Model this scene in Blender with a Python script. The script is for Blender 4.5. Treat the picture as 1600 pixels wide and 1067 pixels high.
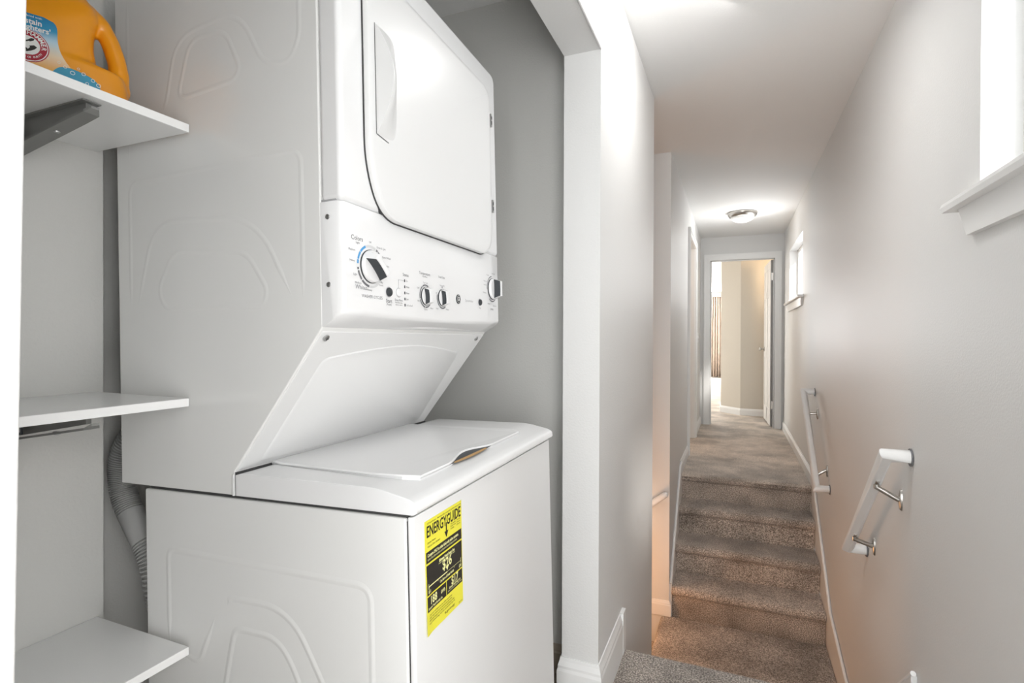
import bpy, math, random
from mathutils import Matrix, Vector
random.seed(7)
S = bpy.context.scene
COL = S.collection
for o in list(bpy.data.objects): bpy.data.objects.remove(o, do_unlink=True)
ZO = 1.189          # camera height above the near carpet; builders use heights relative to the eye
R = math.radians

# ------------------------------------------------------------------ camera
def cam_setup():
    yaw, pit, rol = R(22.64), R(0.315), R(0.206)
    F = Vector((-math.sin(yaw)*math.cos(pit), math.cos(yaw)*math.cos(pit), -math.sin(pit)))
    Rr = Vector((math.cos(yaw), math.sin(yaw), 0)); U = Rr.cross(F)
    R2 = Rr*math.cos(rol)+U*math.sin(rol); U2 = -Rr*math.sin(rol)+U*math.cos(rol)
    cd = bpy.data.cameras.new('camera'); co = bpy.data.objects.new('camera', cd); COL.objects.link(co)
    m = Matrix(((R2.x, U2.x, -F.x, 0), (R2.y, U2.y, -F.y, 0), (R2.z, U2.z, -F.z, ZO), (0, 0, 0, 1)))
    co.matrix_world = m
    cd.sensor_width = 36; cd.lens = 834*36/1600; cd.shift_y = -2.54/1600; cd.clip_start = .02
    S.camera = co
cam_setup()

# ------------------------------------------------------------------ world, lights, exposure
w = bpy.data.worlds.new('daylight'); S.world = w; w.use_nodes = True
w.node_tree.nodes['Background'].inputs[0].default_value = (.93, .97, 1, 1)
w.node_tree.nodes['Background'].inputs[1].default_value = 2.2
S.view_settings.view_transform = 'Standard'; S.view_settings.look = 'None'
S.view_settings.gamma = 1; S.view_settings.use_curve_mapping = False
S.view_settings.exposure = 0.08

def area(name, loc, dirv, sx, sy, power, col=(1, 1, 1)):
    l = bpy.data.lights.new(name, 'AREA'); l.shape = 'RECTANGLE'; l.size = sx; l.size_y = sy
    l.energy = power; l.color = col
    o = bpy.data.objects.new(name, l); COL.objects.link(o)
    o.location = (loc[0], loc[1], loc[2]+ZO)
    o.rotation_euler = Vector(dirv).to_track_quat('-Z', 'Y').to_euler()
    return o
def point(name, loc, power, col, r=.08):
    l = bpy.data.lights.new(name, 'POINT'); l.energy = power; l.color = col; l.shadow_soft_size = r
    o = bpy.data.objects.new(name, l); COL.objects.link(o); o.location = (loc[0], loc[1], loc[2]+ZO)
DAY = (.96, .98, 1)
sl_ = bpy.data.lights.new('sun', 'SUN'); sl_.energy = 5; sl_.angle = R(7); sl_.color = (1, .97, .92)
so_ = bpy.data.objects.new('sun', sl_); COL.objects.link(so_); so_.rotation_euler = Vector((-.42, .75, -.6)).to_track_quat('-Z', 'Y').to_euler()
area('daylight_near_window', (.62, 1.0, .64), (-.7, .8, -.25), 1.0, .5, .5, DAY)
area('daylight_hall_window', (.62, 5.83, .64), (-.75, -.8, -.1), 1.0, .5, 9, DAY)
area('fill_behind_viewer', (.0, -2.3, .25), (-.05, 1, -.05), 1.0, 1.5, 30, (.98, .99, 1))  # added fill behind the viewer, no known source there
area('overhead_fill_added', (-.08, 1.93, 1.2), (-.2, .25, -1), .4, .3, 8, (1, .99, .98))  # no fixture here: overhead light added to brighten left wall and stairs
area('fill_beside_viewer', (.40, -.2, -.20), (-.72, .75, -.2), .5, 1.4, 18.5, (1, 1, 1))  # soft fill lamp added to brighten the machine side and closet
area('daylight_bedroom', (-1.2, 15.3, .3), (.1, -1, 0), 1.6, 1.5, 260, DAY)
area('bedroom_side_area', (-2.9, 10.5, .2), (1, 0, -.1), 2.2, 1.6, 110, (1, .96, .9))  # area lamp before the solid left bedroom wall, no window built there
point('hall_lamp_bulb', (.064, 5.76, 1.0), 4, (1, .98, .95), .1)
point('lamp_downstairs', (-.98, 3.27, -1.5), 13, (1, .50, .22))
point('lamp_side_room', (-1.3, 5.6, .6), 13, (1, .66, .4))
point('lamp_bedroom_entry', (.6, 7.65, .9), 9, (1, .72, .45))

# ------------------------------------------------------------------ materials
def mat(name, col, rough=.5, metal=0, bump=None, spec=.5, noise=None, coat=0, emit=None):
    m = bpy.data.materials.new(name); m.use_nodes = True; nt = m.node_tree; b = nt.nodes['Principled BSDF']
    b.inputs['Base Color'].default_value = (*col, 1); b.inputs['Roughness'].default_value = rough
    b.inputs['Metallic'].default_value = metal; b.inputs['Specular IOR Level'].default_value = spec
    b.inputs['Coat Weight'].default_value = coat
    tc = nt.nodes.new('ShaderNodeTexCoord')
    if noise:
        sc, amt = noise
        n = nt.nodes.new('ShaderNodeTexNoise'); n.inputs['Scale'].default_value = sc; n.inputs['Detail'].default_value = 4
        nt.links.new(tc.outputs['Object'], n.inputs['Vector'])
        mx = nt.nodes.new('ShaderNodeMix'); mx.data_type = 'RGBA'
        mx.inputs[6].default_value = (*[c*(1-amt) for c in col], 1); mx.inputs[7].default_value = (*[min(1, c*(1+amt)) for c in col], 1)
        nt.links.new(n.outputs['Fac'], mx.inputs[0]); nt.links.new(mx.outputs[2], b.inputs['Base Color'])
    if bump:
        sc, st, dist = bump
        n = nt.nodes.new('ShaderNodeTexNoise'); n.inputs['Scale'].default_value = sc; n.inputs['Detail'].default_value = 3
        nt.links.new(tc.outputs['Object'], n.inputs['Vector'])
        bp = nt.nodes.new('ShaderNodeBump'); bp.inputs['Strength'].default_value = st; bp.inputs['Distance'].default_value = dist
        nt.links.new(n.outputs['Fac'], bp.inputs['Height']); nt.links.new(bp.outputs['Normal'], b.inputs['Normal'])
    return m
def carpet_mat(name, dark, mid, light):
    m = bpy.data.materials.new(name); m.use_nodes = True; nt = m.node_tree; b = nt.nodes['Principled BSDF']
    b.inputs['Roughness'].default_value = .95; b.inputs['Specular IOR Level'].default_value = .1
    b.inputs['Sheen Weight'].default_value = .25
    tc = nt.nodes.new('ShaderNodeTexCoord')
    n1 = nt.nodes.new('ShaderNodeTexNoise'); n1.inputs['Scale'].default_value = 185; n1.inputs['Detail'].default_value = 2
    n2 = nt.nodes.new('ShaderNodeTexNoise'); n2.inputs['Scale'].default_value = 4; n2.inputs['Detail'].default_value = 4
    for n in (n1, n2): nt.links.new(tc.outputs['Object'], n.inputs['Vector'])
    r = nt.nodes.new('ShaderNodeValToRGB'); e = r.color_ramp.elements
    e[0].position = .34; e[0].color = (*dark, 1); e[1].position = .66; e[1].color = (*light, 1)
    k = e.new(.5); k.color = (*mid, 1)
    nt.links.new(n1.outputs['Fac'], r.inputs['Fac'])
    r2 = nt.nodes.new('ShaderNodeMapRange'); r2.inputs[1].default_value = .35; r2.inputs[2].default_value = .65
    r2.inputs[3].default_value = .72; r2.inputs[4].default_value = 1.28
    nt.links.new(n2.outputs['Fac'], r2.inputs[0])
    mx = nt.nodes.new('ShaderNodeVectorMath'); mx.operation = 'SCALE'
    nt.links.new(r.outputs['Color'], mx.inputs[0]); nt.links.new(r2.outputs[0], mx.inputs['Scale'])
    nt.links.new(mx.outputs[0], b.inputs['Base Color'])
    bp = nt.nodes.new('ShaderNodeBump'); bp.inputs['Strength'].default_value = .9; bp.inputs['Distance'].default_value = .006
    nt.links.new(n1.outputs['Fac'], bp.inputs['Height']); nt.links.new(bp.outputs['Normal'], b.inputs['Normal'])
    return m
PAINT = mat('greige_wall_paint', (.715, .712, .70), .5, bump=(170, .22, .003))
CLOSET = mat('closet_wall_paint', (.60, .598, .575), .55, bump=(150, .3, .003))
CEIL = mat('ceiling_paint', (.82, .82, .81), .8, bump=(120, .2, .003))
TRIM = mat('white_trim_paint', (.83, .83, .82), .35)
BEIGE = mat('beige_wall_paint', (.62, .575, .50), .6, bump=(150, .2, .002))
ENAMEL = mat('white_enamel', (.77, .77, .765), .3, spec=.3)
PLASTIC = mat('white_gloss_plastic', (.81, .81, .81), .2)
PANELSIDE = mat('painted_steel_side', (.80, .80, .785), .17, spec=.55)
DARK = mat('charcoal_plastic', (.035, .04, .045), .45)
GAP = mat('shadow_gap_rubber', (.05, .05, .05), .8)
INK = mat('grey_print_ink', (.16, .16, .17), .6)
INKL = mat('pale_print_ink', (.42, .42, .43), .6)
BLUE = mat('blue_print_ink', (.08, .32, .62), .6)
STEEL = mat('galvanised_steel', (.5, .5, .5), .35, 1)
NICKEL = mat('brushed_nickel', (.5, .48, .45), .28, 1)
YEL = mat('yellow_label_paper', (.82, .76, .06), .45)
BLK = mat('black_label_print', (.02, .018, .015), .5)
CARD = mat('brown_cardboard', (.45, .28, .12), .8)
SHELF = mat('white_melamine', (.88, .88, .87), .3)
SHWALL = mat('closet_paint_lightened', (.69, .685, .66), .55, bump=(150, .3, .003))  # closet paint made lighter, missing light on the shelf wall put into colour
BRKT = mat('grey_powder_coat', (.22, .22, .21), .45)
HOSE = mat('grey_corrugated_plastic', (.42, .42, .41), .45)
HOSED = mat('grey_hose_groove', (.16, .16, .155), .6)
ORANGE = mat('orange_bottle_plastic', (.86, .33, .008), .3, coat=.2)
NAVY = mat('navy_cap_plastic', (.01, .03, .1), .35)
LBLUE = mat('label_blue', (.02, .25, .5), .4)
LORANGE = mat('label_pale_orange', (.85, .52, .22), .4)
LWHITE = mat('label_white', (.85, .85, .83), .4)
LRED = mat('label_red', (.42, .02, .04), .4)
CARPET = carpet_mat('speckled_grey_brown_carpet', (.12, .10, .087), (.30, .26, .228), (.60, .54, .48))
CARPETB = carpet_mat('tan_upper_carpet', (.34, .285, .235), (.55, .475, .405), (.75, .67, .59))
CARPET_LIT = carpet_mat('stair_carpet_lightened', (.16, .13, .108), (.38, .32, .272), (.72, .63, .55))  # same carpet lightened, extra brightness of the steps put into its colour
VINYL = mat('closet_vinyl', (.30, .25, .20), .5)
CURT = mat('taupe_curtain', (.40, .33, .28), .85, noise=(3, .1))
DOORW = mat('white_door_paint', (.78, .77, .75), .35)
FROST = mat('frosted_lamp_glass', (.86, .86, .84), .35)
def glass():
    m = bpy.data.materials.new('window_glass'); m.use_nodes = True; nt = m.node_tree
    nt.nodes.remove(nt.nodes['Principled BSDF'])
    t = nt.nodes.new('ShaderNodeBsdfTransparent'); g = nt.nodes.new('ShaderNodeBsdfGlossy'); g.inputs['Roughness'].default_value = .02
    
    mx = nt.nodes.new('ShaderNodeMixShader'); mx.inputs[0].default_value = .04; nt.links.new(t.outputs[0], mx.inputs[1]); nt.links.new(g.outputs[0], mx.inputs[2])
    nt.links.new(mx.outputs[0], nt.nodes['Material Output'].inputs[0]); return m
GLASS = glass()

# ------------------------------------------------------------------ mesh helpers
class MB:
    def __init__(s): s.v = []; s.f = []; s.m = []; s.cm = 0
    def add(s, vs, fs):
        b = len(s.v); s.v += [tuple(v) for v in vs]; s.f += [tuple(b+i for i in f) for f in fs]; s.m += [s.cm]*len(fs)
        return s
    def box(s, x0, x1, y0, y1, z0, z1):
        return s.add([(x, y, z) for z in (z0, z1) for y in (y0, y1) for x in (x0, x1)],
                     [(0, 2, 3, 1), (4, 5, 7, 6), (0, 1, 5, 4), (2, 6, 7, 3), (0, 4, 6, 2), (1, 3, 7, 5)])
    def prism(s, poly, ax, a, b):
        """poly of 2-D points in the plane across axis ax, extruded from a to b"""
        def p(q, t): return {'X': (t, q[0], q[1]), 'Y': (q[0], t, q[1]), 'Z': (q[0], q[1], t)}[ax]
        n = len(poly)
        return s.add([p(q, a) for q in poly]+[p(q, b) for q in poly],
                     [tuple(range(n))[::-1], tuple(range(n, 2*n))]+[(i, (i+1) % n, n+(i+1) % n, n+i) for i in range(n)])
    def lathe(s, prof, c, ax=(0, 0, 1), n=32, cap=True):
        """prof: list of (radius, height) along ax from c"""
        A = Vector(ax).normalized(); T = A.orthogonal().normalized(); B = A.cross(T); c = Vector(c)
        vs = []; fs = []
        for r, h in prof:
            for k in range(n):
                t = 2*math.pi*k/n; vs.append(c+A*h+(T*math.cos(t)+B*math.sin(t))*r)
        for i in range(len(prof)-1):
            for k in range(n): fs.append((i*n+k, i*n+(k+1) % n, (i+1)*n+(k+1) % n, (i+1)*n+k))
        if cap: fs.append(tuple(range(n))[::-1]); fs.append(tuple((len(prof)-1)*n+k for k in range(n)))
        return s.add(vs, fs)
    def tube(s, path, r, n=12, up=(0, 0, 1), flat=1.0, cap=True, sec=None):
        """swept section with mitred joints; r may be a number or list"""
        P = [Vector(p) for p in path]; vs = []; fs = []; m = len(P); up = Vector(up)
        for i, p in enumerate(P):
            d = ((P[i+1]-p).normalized() if i < m-1 else Vector()) + ((p-P[i-1]).normalized() if i else Vector())
            d.normalize(); seg = (P[i+1]-p if i < m-1 else p-P[i-1]).normalized()
            a = seg.cross(up)
            if a.length < 1e-4: a = seg.cross(Vector((1, .01, 0)))
            a.normalize(); b = a.cross(seg)
            rr = r[i] if isinstance(r, (list, tuple)) else r
            for k in range(n if sec is None else len(sec)):
                if sec is None: t = 2*math.pi*(k+.5)/n; q = a*math.cos(t)*rr+b*math.sin(t)*rr*flat
                else: q = a*sec[k][0]+b*sec[k][1]
                # project along the segment on the mitre plane
                q = q - seg*(q.dot(d)/max(.2, seg.dot(d)))
                vs.append(p+q)
        nn = n if sec is None else len(sec)
        for i in range(m-1):
            for k in range(nn): fs.append((i*nn+k, i*nn+(k+1) % nn, (i+1)*nn+(k+1) % nn, (i+1)*nn+k))
        if cap: fs.append(tuple(range(nn))[::-1]); fs.append(tuple((m-1)*nn+k for k in range(nn)))
        return s.add(vs, fs)
def rpoly(pts, r, n=6, closed=True):
    """round the corners of a 2-D polygon; r number or list"""
    out = []; m = len(pts)
    for i, p in enumerate(pts):
        rr = r[i] if isinstance(r, (list, tuple)) else r
        if rr <= 0 or (not closed and i in (0, m-1)): out.append(tuple(p)); continue
        P = Vector(p); a = Vector(pts[i-1])-P; b = Vector(pts[(i+1) % m])-P
        rr = min(rr, a.length*.49, b.length*.49)
        A = P+a.normalized()*rr; B = P+b.normalized()*rr
        for k in range(n+1):
            t = k/n; out.append(tuple(A*(1-t)**2+P*2*t*(1-t)+B*t*t))
    return out
def offs(o, parent):
    if parent is None: return Vector((0, 0, -ZO))
    if parent.get('_local'): return Vector((0, 0, 0))
    root = parent
    while root.parent: root = root.parent
    return None
FRAMES = {}
def build(mb, name, m, parent=None, smooth=False, bevel=0, seg=3, label=None, kind=None, angle=32, local=False):
    me = bpy.data.meshes.new(name)
    vs = [Vector(v) for v in mb.v]
    if parent is None:
        xs = [v.x for v in vs]; ys = [v.y for v in vs]; zs = [v.z for v in vs]
        org = Vector(((min(xs)+max(xs))/2, (min(ys)+max(ys))/2, min(zs)))
        loc = org+Vector((0, 0, ZO))
    else:
        org = FRAMES.get(parent.name, Vector()) ; loc = Vector()
    me.from_pydata([v-org for v in vs], [], mb.f)
    ms = m if isinstance(m, (list, tuple)) else [m]
    for k in ms: me.materials.append(k)
    if len(ms) > 1: me.polygons.foreach_set('material_index', mb.m)
    if smooth or bevel: me.polygons.foreach_set('use_smooth', [True]*len(mb.f))
    me.update()
    import bmesh
    bm = bmesh.new(); bm.from_mesh(me); bmesh.ops.recalc_face_normals(bm, faces=bm.faces[:]); bm.to_mesh(me); bm.free()
    o = bpy.data.objects.new(name, me); COL.objects.link(o)
    o.location = loc
    if parent is not None: o.parent = parent; FRAMES[o.name] = org
    else: FRAMES[o.name] = org
    if bevel:
        b = o.modifiers.new('bevel', 'BEVEL'); b.width = bevel; b.segments = seg; b.limit_method = 'ANGLE'; b.angle_limit = R(angle); b.harden_normals = True
    elif smooth:
        me.set_sharp_from_angle(angle=R(angle+10))
    if label: o['label'] = label
    if kind: o['kind'] = kind
    return o
def tag(o, label, cat, group=None):
    o['label'] = label; o['category'] = cat
    if group: o['group'] = group
    return o
def thing(name, loc, label, cat, group=None):
    o = bpy.data.objects.new(name, None); COL.objects.link(o); o.empty_display_size = .05
    o.location = (loc[0], loc[1], loc[2]+ZO); FRAMES[o.name] = Vector(loc)
    return tag(o, label, cat, group)
def struct(mb, name, m, **k): return build(mb, name, m, kind='structure', **k)

TC = {}
def text_mesh(body, size, align='CENTER', sx=1.0, bold=0.0):
    c = bpy.data.curves.new('t', 'FONT'); c.body = body; c.size = size; c.align_x = align; c.align_y = 'CENTER'
    c.resolution_u = 2; c.offset = bold
    o = bpy.data.objects.new('t', c); COL.objects.link(o)
    me = bpy.data.meshes.new_from_object(o.evaluated_get(bpy.context.evaluated_depsgraph_get()))
    vs = [(v.co.x*sx, v.co.y) for v in me.vertices]; fs = [tuple(p.vertices) for p in me.polygons]
    bpy.data.objects.remove(o); bpy.data.curves.remove(c); bpy.data.meshes.remove(me)
    return vs, fs
def put_text(mb, body, size, fn, align='CENTER', sx=1.0, bold=0.0):
    vs, fs = text_mesh(body, size, align, sx, bold); mb.add([fn(u, v) for u, v in vs], fs)

# ------------------------------------------------------------------ main dimensions (metres, relative to the eye)
FN, FU, LZ, C = -1.189, -1.08, -1.868, 1.239
XL, XR, XI, XL2 = -.392, .539, -.512, -.397
YC, YS, YE = 1.657, 3.705, 7.07
LOW = -3.3
SHW = -1.255      # closet wall that carries the shelves
# ------------------------------------------------------------------ floors
def nosed(y_front, y_back, z, thick, x0, x1, toward=-1, r=.028, z2=None):
    """tread solid with a rolled carpet nosing: profile in (Y,Z)"""
    pts = []
    for k in range(9):
        t = math.pi/2+math.pi*k/8
        pts.append((y_front-toward*r + toward*(-math.cos(t))*r*1.0, z-r+math.sin(t)*r))
    return pts
def nose_profile(yf, yb, z, r=.03, zb=None, over=.03, dirn=-1):
    """yf: front of nosing, dirn=-1 nosing points to -Y"""
    pts = [(yb, z)]
    for k in range(9):
        t = math.pi*k/8
        pts.append((yf - dirn*r + dirn*math.sin(t)*r, z-r+math.cos(t)*r))
    pts.append((yf-dirn*over, z-2*r)); pts.append((yf-dirn*over, zb)); pts.append((yb, zb))
    return pts
mb = MB(); mb.prism(nose_profile(2.063, -2.2, FN, zb=FN-.172, dirn=1), 'X', XL, XR)
struct(mb, 'floor', CARPET, smooth=True)
mb = MB(); mb.box(-1.9, XI+.0, -.37, 1.93, FN-.1, FN); mb.box(XI, XL, .182, YC, FN-.1, FN)
struct(mb, 'floor', VINYL)
mb = MB(); mb.prism(nose_profile(4.43, 7.3, FU, zb=FU-.35, dirn=-1), 'X', XL2, XR)
mb.box(XL2-.125, XL2, 5.17, 6.07, FU-.2, FU)
mb.box(-3.2, 2.0, 7.3, 15.8, FU-.2, FU)
mb.box(-2.6, XL2-.12, 4.0, 6.95, FU-.2, FU)
struct(mb, 'floor', CARPETB, smooth=True)

# ------------------------------------------------------------------ stairs
t = thing('carpeted_staircase', (.07, 4.0, LZ), 'carpeted flight of four risers climbing away to the lit doorway at the hall end', 'stairs')
for i, yf in enumerate((3.70, 3.95, 4.20)):
    z = FU-.197*(3-i)
    zb = z-.197-(.12 if i == 0 else 0)
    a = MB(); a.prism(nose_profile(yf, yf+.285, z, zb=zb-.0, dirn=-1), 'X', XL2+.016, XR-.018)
    build(a, 'step', CARPET_LIT, t, smooth=True)
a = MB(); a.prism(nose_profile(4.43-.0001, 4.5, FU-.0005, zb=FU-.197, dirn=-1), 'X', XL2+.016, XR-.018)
build(a, 'top_riser', CARPET_LIT, t, smooth=True)
t = thing('carpeted_staircase', (.07, 2.4, LZ), 'carpeted flight going down from the grey carpet in the foreground to the brown landing', 'stairs')
for i in range(3):
    z = FN-.172*(i+1); yf = 2.063+.25*(i+1)
    a = MB(); a.prism(nose_profile(yf, yf-.28, z, zb=z-.172, dirn=1), 'X', XL+.016, XR-.018)
    build(a, 'step', CARPET, t, smooth=True)
# landing with a rolled left edge, steps go down to the left from it
t = thing('stair_landing', (.05, 3.2, LZ-.3), 'brown carpeted landing between the two short flights, lit warm from below', 'landing')
a = MB(); a.prism([(x, z) for x, z in nose_profile(-.455, XR-.018, LZ, r=.04, zb=LZ-.2, over=.04, dirn=-1)], 'Y', 2.80, YS-.002)
build(a, 'landing_carpet', CARPET, t, smooth=True)
for i in range(4):
    z = LZ-.19*(i+1); xf = -.455-.25*(i+1)
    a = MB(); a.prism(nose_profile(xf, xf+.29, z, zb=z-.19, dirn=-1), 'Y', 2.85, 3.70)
    build(a, 'step', CARPET_LIT, t, smooth=True)

# ------------------------------------------------------------------ walls and ceiling
mb = MB(); mb.box(-3.2, XR, -2.2, YE, LOW-.1, LOW)
struct(mb, 'floor', CARPET)
mb = MB(); mb.box(-3.3, XR+.14, -2.45, 7.2, C, C+.12); mb.box(-3.3, 2.1, 7.2, 15.9, C, C+.12)
struct(mb, 'ceiling', CEIL)
mb = MB()                                       # near left wall: jamb, header, column and wall to the stairwell
mb.prism([(-2.2, FN-.02), (.1535, FN-.02), (.1855, .905), (-2.2, .905)], 'X', XI, XL)
mb.box(XI, XL, -2.2, YC, .905, C)
mb.box(XI, XL, YC, 2.847, LOW, C)
struct(mb, 'wall_left', PAINT)
mb = MB(); mb.tube([(XL+.001, .2, .903), (XL+.001, YC-.005, .903)], .0035, 8)
struct(mb, 'trim_1', PAINT, smooth=True)
mb = MB(); mb.box(-3.2, XI, 2.727, 2.847, LOW, C); mb.box(-3.3, -3.2, 2.727, YS+.12, LOW, C); struct(mb, 'wall_stairwell', PAINT)
mb = MB()                                       # wall past the stairwell with the side door opening
mb.box(-3.2, XL2, YS, YS+.12, LOW, C)
mb.box(XL2-.12, XL2, YS+.12, 5.17, LOW, C)
mb.box(XL2-.12, XL2, 5.17, 6.07, .95, C)
mb.box(XL2-.12, XL2, 6.07, YE, FU-.2, C)
struct(mb, 'wall_left_far', PAINT)
mb = MB()
W1 = (.41, 1.609, .346, .93); W2 = (5.23, 6.43, .372, .93)
X1 = XR+.14
mb.box(XR, X1, -2.2, YE+.12, .93, C); mb.box(XR, X1, -2.2, YE+.12, LOW, W1[2]); mb.box(XR, X1, -2.2, W1[0], W1[2], .93)
mb.box(XR, X1, W1[1], W2[0], W1[2], .93); mb.box(XR, X1, W2[0], W2[1], W1[2], W2[2]); mb.box(XR, X1, W2[1], YE+.12, W1[2], .93)
struct(mb, 'wall_right', PAINT)
mb = MB(); mb.box(XL2, -.282, YE, YE+.12, FU, C); mb.box(.439, XR, YE, YE+.12, FU, C); mb.box(-.282, .439, YE, YE+.12, .95, C)
struct(mb, 'wall_far', PAINT)
# closet shell
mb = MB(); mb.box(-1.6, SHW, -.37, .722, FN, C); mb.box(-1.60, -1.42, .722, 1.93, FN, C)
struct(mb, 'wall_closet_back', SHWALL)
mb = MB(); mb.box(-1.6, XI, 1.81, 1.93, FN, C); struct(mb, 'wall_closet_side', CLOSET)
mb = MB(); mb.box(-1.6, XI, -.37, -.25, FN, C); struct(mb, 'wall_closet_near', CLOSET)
# behind the eye: wall with a wide opening
mb = MB(); mb.box(XI, -.35, -2.35, -2.2, FN, C); mb.box(.5, X1, -2.35, -2.2, FN, C); mb.box(-.35, .5, -2.35, -2.2, 1.05, C)
struct(mb, 'wall_behind', PAINT)
# side room and bedroom shells
mb = MB(); mb.box(-2.7, -2.6, 3.82, 7.2, FU, C); mb.box(-2.6, XL2-.12, 6.95, 7.07, FU, C)
struct(mb, 'wall_side_room', PAINT)
mb = MB(); mb.box(-3.3, -3.2, 7.19, 15.9, FU, C); mb.box(-3.2, XL2, 7.07, 7.19, FU, C); mb.box(XR+.14, 2.0, 7.07, 7.19, FU, C); mb.box(1.9, 2.0, 7.19, 8.1, FU, C)
struct(mb, 'wall_bedroom', PAINT)
mb = MB(); mb.box(-3.2, -1.9, 15.6, 15.75, FU, C); mb.box(-.5, 2.0, 15.6, 15.75, FU, C); mb.box(-1.9, -.5, 15.6, 15.75, .93, C); mb.box(-1.9, -.5, 15.6, 15.75, FU, -.39)
struct(mb, 'wall_bedroom_far', PAINT)
mb = MB(); mb.prism([(-.183, 8.371), (.077, 8.102), (1.95, 8.05), (1.95, 15.6), (-.183, 15.6)], 'Z', FU, C)
struct(mb, 'wall_bedroom_corner', BEIGE)

# ------------------------------------------------------------------ windows
def window(n, W, glassx):
    y0, y1, z0, z1 = W
    root = bpy.data.objects.new('window_%d' % n, None); COL.objects.link(root)
    loc = Vector((XR, (y0+y1)/2, z0)); root.location = loc+Vector((0, 0, ZO)); FRAMES[root.name] = loc; root['kind'] = 'structure'
    f = MB(); a, b = glassx-.02, glassx+.025; w_ = .035
    f.box(a, b, y0, y1, z0, z0+w_); f.box(a, b, y0, y1, z1-w_, z1); f.box(a, b, y0, y0+w_, z0+w_, z1-w_); f.box(a, b, y1-w_, y1, z0+w_, z1-w_)
    build(f, 'window_frame', TRIM, root)
    for p, q in ((y0+w_, y1-w_),):
        f = MB(); f.box(glassx, glassx+.005, p, q, z0+w_, z1-w_); build(f, 'pane', GLASS, root)
    # stool with horns, rounded front, and the apron under it
    f = MB(); sec = [(glassx-.02, z0-.022), (XR-.045, z0-.022), (XR-.05, z0-.011), (XR-.045, z0), (glassx-.02, z0)]
    f.box(XR, glassx-.02, y0, y1, z0-.022, z0)
    f.prism([(XR-.045, z0-.022), (XR-.05, z0-.011), (XR-.045, z0), (XR, z0), (XR, z0-.022)], 'Y', y0-.1, y1+.1)
    build(f, 'window_sill', TRIM, root)
    f = MB(); f.add([(XR-.022, y0-.065, z0-.022), (XR-.022, y1+.065, z0-.022), (XR-.016, y1+.03, z0-.092), (XR-.016, y0-.03, z0-.092),
                     (XR, y0-.065, z0-.022), (XR, y1+.065, z0-.022), (XR, y1+.03, z0-.092), (XR, y0-.03, z0-.092)],
                    [(0, 1, 2, 3), (4, 7, 6, 5), (0, 4, 5, 1), (3, 2, 6, 7), (0, 3, 7, 4), (1, 5, 6, 2)])
    build(f, 'apron', TRIM, root)
window(1, W1, XR+.1); window(2, W2, XR+.1)
root = bpy.data.objects.new('window_3', None); COL.objects.link(root); root.location = (-1.2, 15.6, -.39+ZO); FRAMES['window_3'] = Vector((-1.2, 15.6, -.39)); root['kind'] = 'structure'
f = MB(); f.box(-1.9, -.5, 15.62, 15.66, -.39, -.34); f.box(-1.9, -.5, 15.62, 15.66, .88, .93); f.box(-1.9, -1.86, 15.62, 15.66, -.34, .88); f.box(-.54, -.5, 15.62, 15.66, -.34, .88); f.box(-1.22, -1.18, 15.62, 15.66, -.34, .88)
build(f, 'window_frame', TRIM, root)
f = MB(); f.box(-1.86, -.54, 15.64, 15.645, -.34, .88); build(f, 'pane', GLASS, root)

# ------------------------------------------------------------------ skirting boards
def base_prof(h=.115, d=.013):
    return [(0, 0), (d, 0), (d, h*.72), (d*.8, h*.78), (d*.8, h*.83), (d*.45, h*.93), (d*.3, h), (0, h)]
def base_run(mb, p, q, nrm, z, h=.115, d=.013, ext=(0, 0)):
    """p,q 2-D ends on the wall face, nrm 2-D outward normal; ext mitre factors"""
    P, Q, N = Vector(p), Vector(q), Vector(nrm); T = (Q-P).normalized(); pr = base_prof(h, d); n = len(pr)
    vs = [((P+N*a-T*a*ext[0]).x, (P+N*a-T*a*ext[0]).y, z+b) for a, b in pr]+[((Q+N*a+T*a*ext[1]).x, (Q+N*a+T*a*ext[1]).y, z+b) for a, b in pr]
    mb.add(vs, [tuple(range(n)), tuple(range(n, 2*n))[::-1]]+[(i, n+i, n+(i+1) % n, (i+1) % n) for i in range(n)])
a = MB()
base_run(a, (XI, YC), (XL, YC), (0, -1), FN, .155, ext=(1, 1)); base_run(a, (XL, YC), (XL, 2.0), (1, 0), FN, .155, ext=(1, 0)); base_run(a, (XI, 1.81), (XI, YC), (-1, 0), FN, .155, ext=(0, 1))
a.box(XL, XL+.014, 1.998, 2.045, FN-.0, FN+.155)
a.box(XL, XL+.010, 2.045, 2.055, FN+.0, FN+.09)
struct(a, 'baseboard_column', TRIM)
a = MB(); base_run(a, (XL, -2.2), (XL, .175), (1, 0), FN); struct(a, 'baseboard_near_left', TRIM)
a = MB(); base_run(a, (XR, -2.2), (XR, 2.0), (-1, 0), FN, .115); struct(a, 'baseboard_near_right', TRIM)
a = MB(); base_run(a, (XR, 4.40), (XR, YE), (-1, 0), FU, .095, .015); struct(a, 'baseboard_right', TRIM)
a = MB(); base_run(a, (XL2, 4.45), (XL2, 5.11), (1, 0), FU, .095, .015); base_run(a, (XL2, 6.13), (XL2, YE), (1, 0), FU, .095, .015); struct(a, 'baseboard_left', TRIM)
a = MB(); base_run(a, (-.183, 8.371), (.077, 8.102), (-.7071, -.7071), FU, .095, .015, ext=(.4, .4)); base_run(a, (.077, 8.102), (1.9, 8.052), (-.03, -1), FU, .095, .015, ext=(.4, 0)); base_run(a, (-.183, 15.6), (-.183, 8.371), (-1, 0), FU, .095, .015)
struct(a, 'baseboard_bedroom', TRIM)
a = MB(); base_run(a, (-1.42, 1.81), (XI, 1.81), (0, -1), FN, .1); struct(a, 'baseboard_closet', mat('beige_baseboard', (.42, .36, .29), .5))
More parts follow.
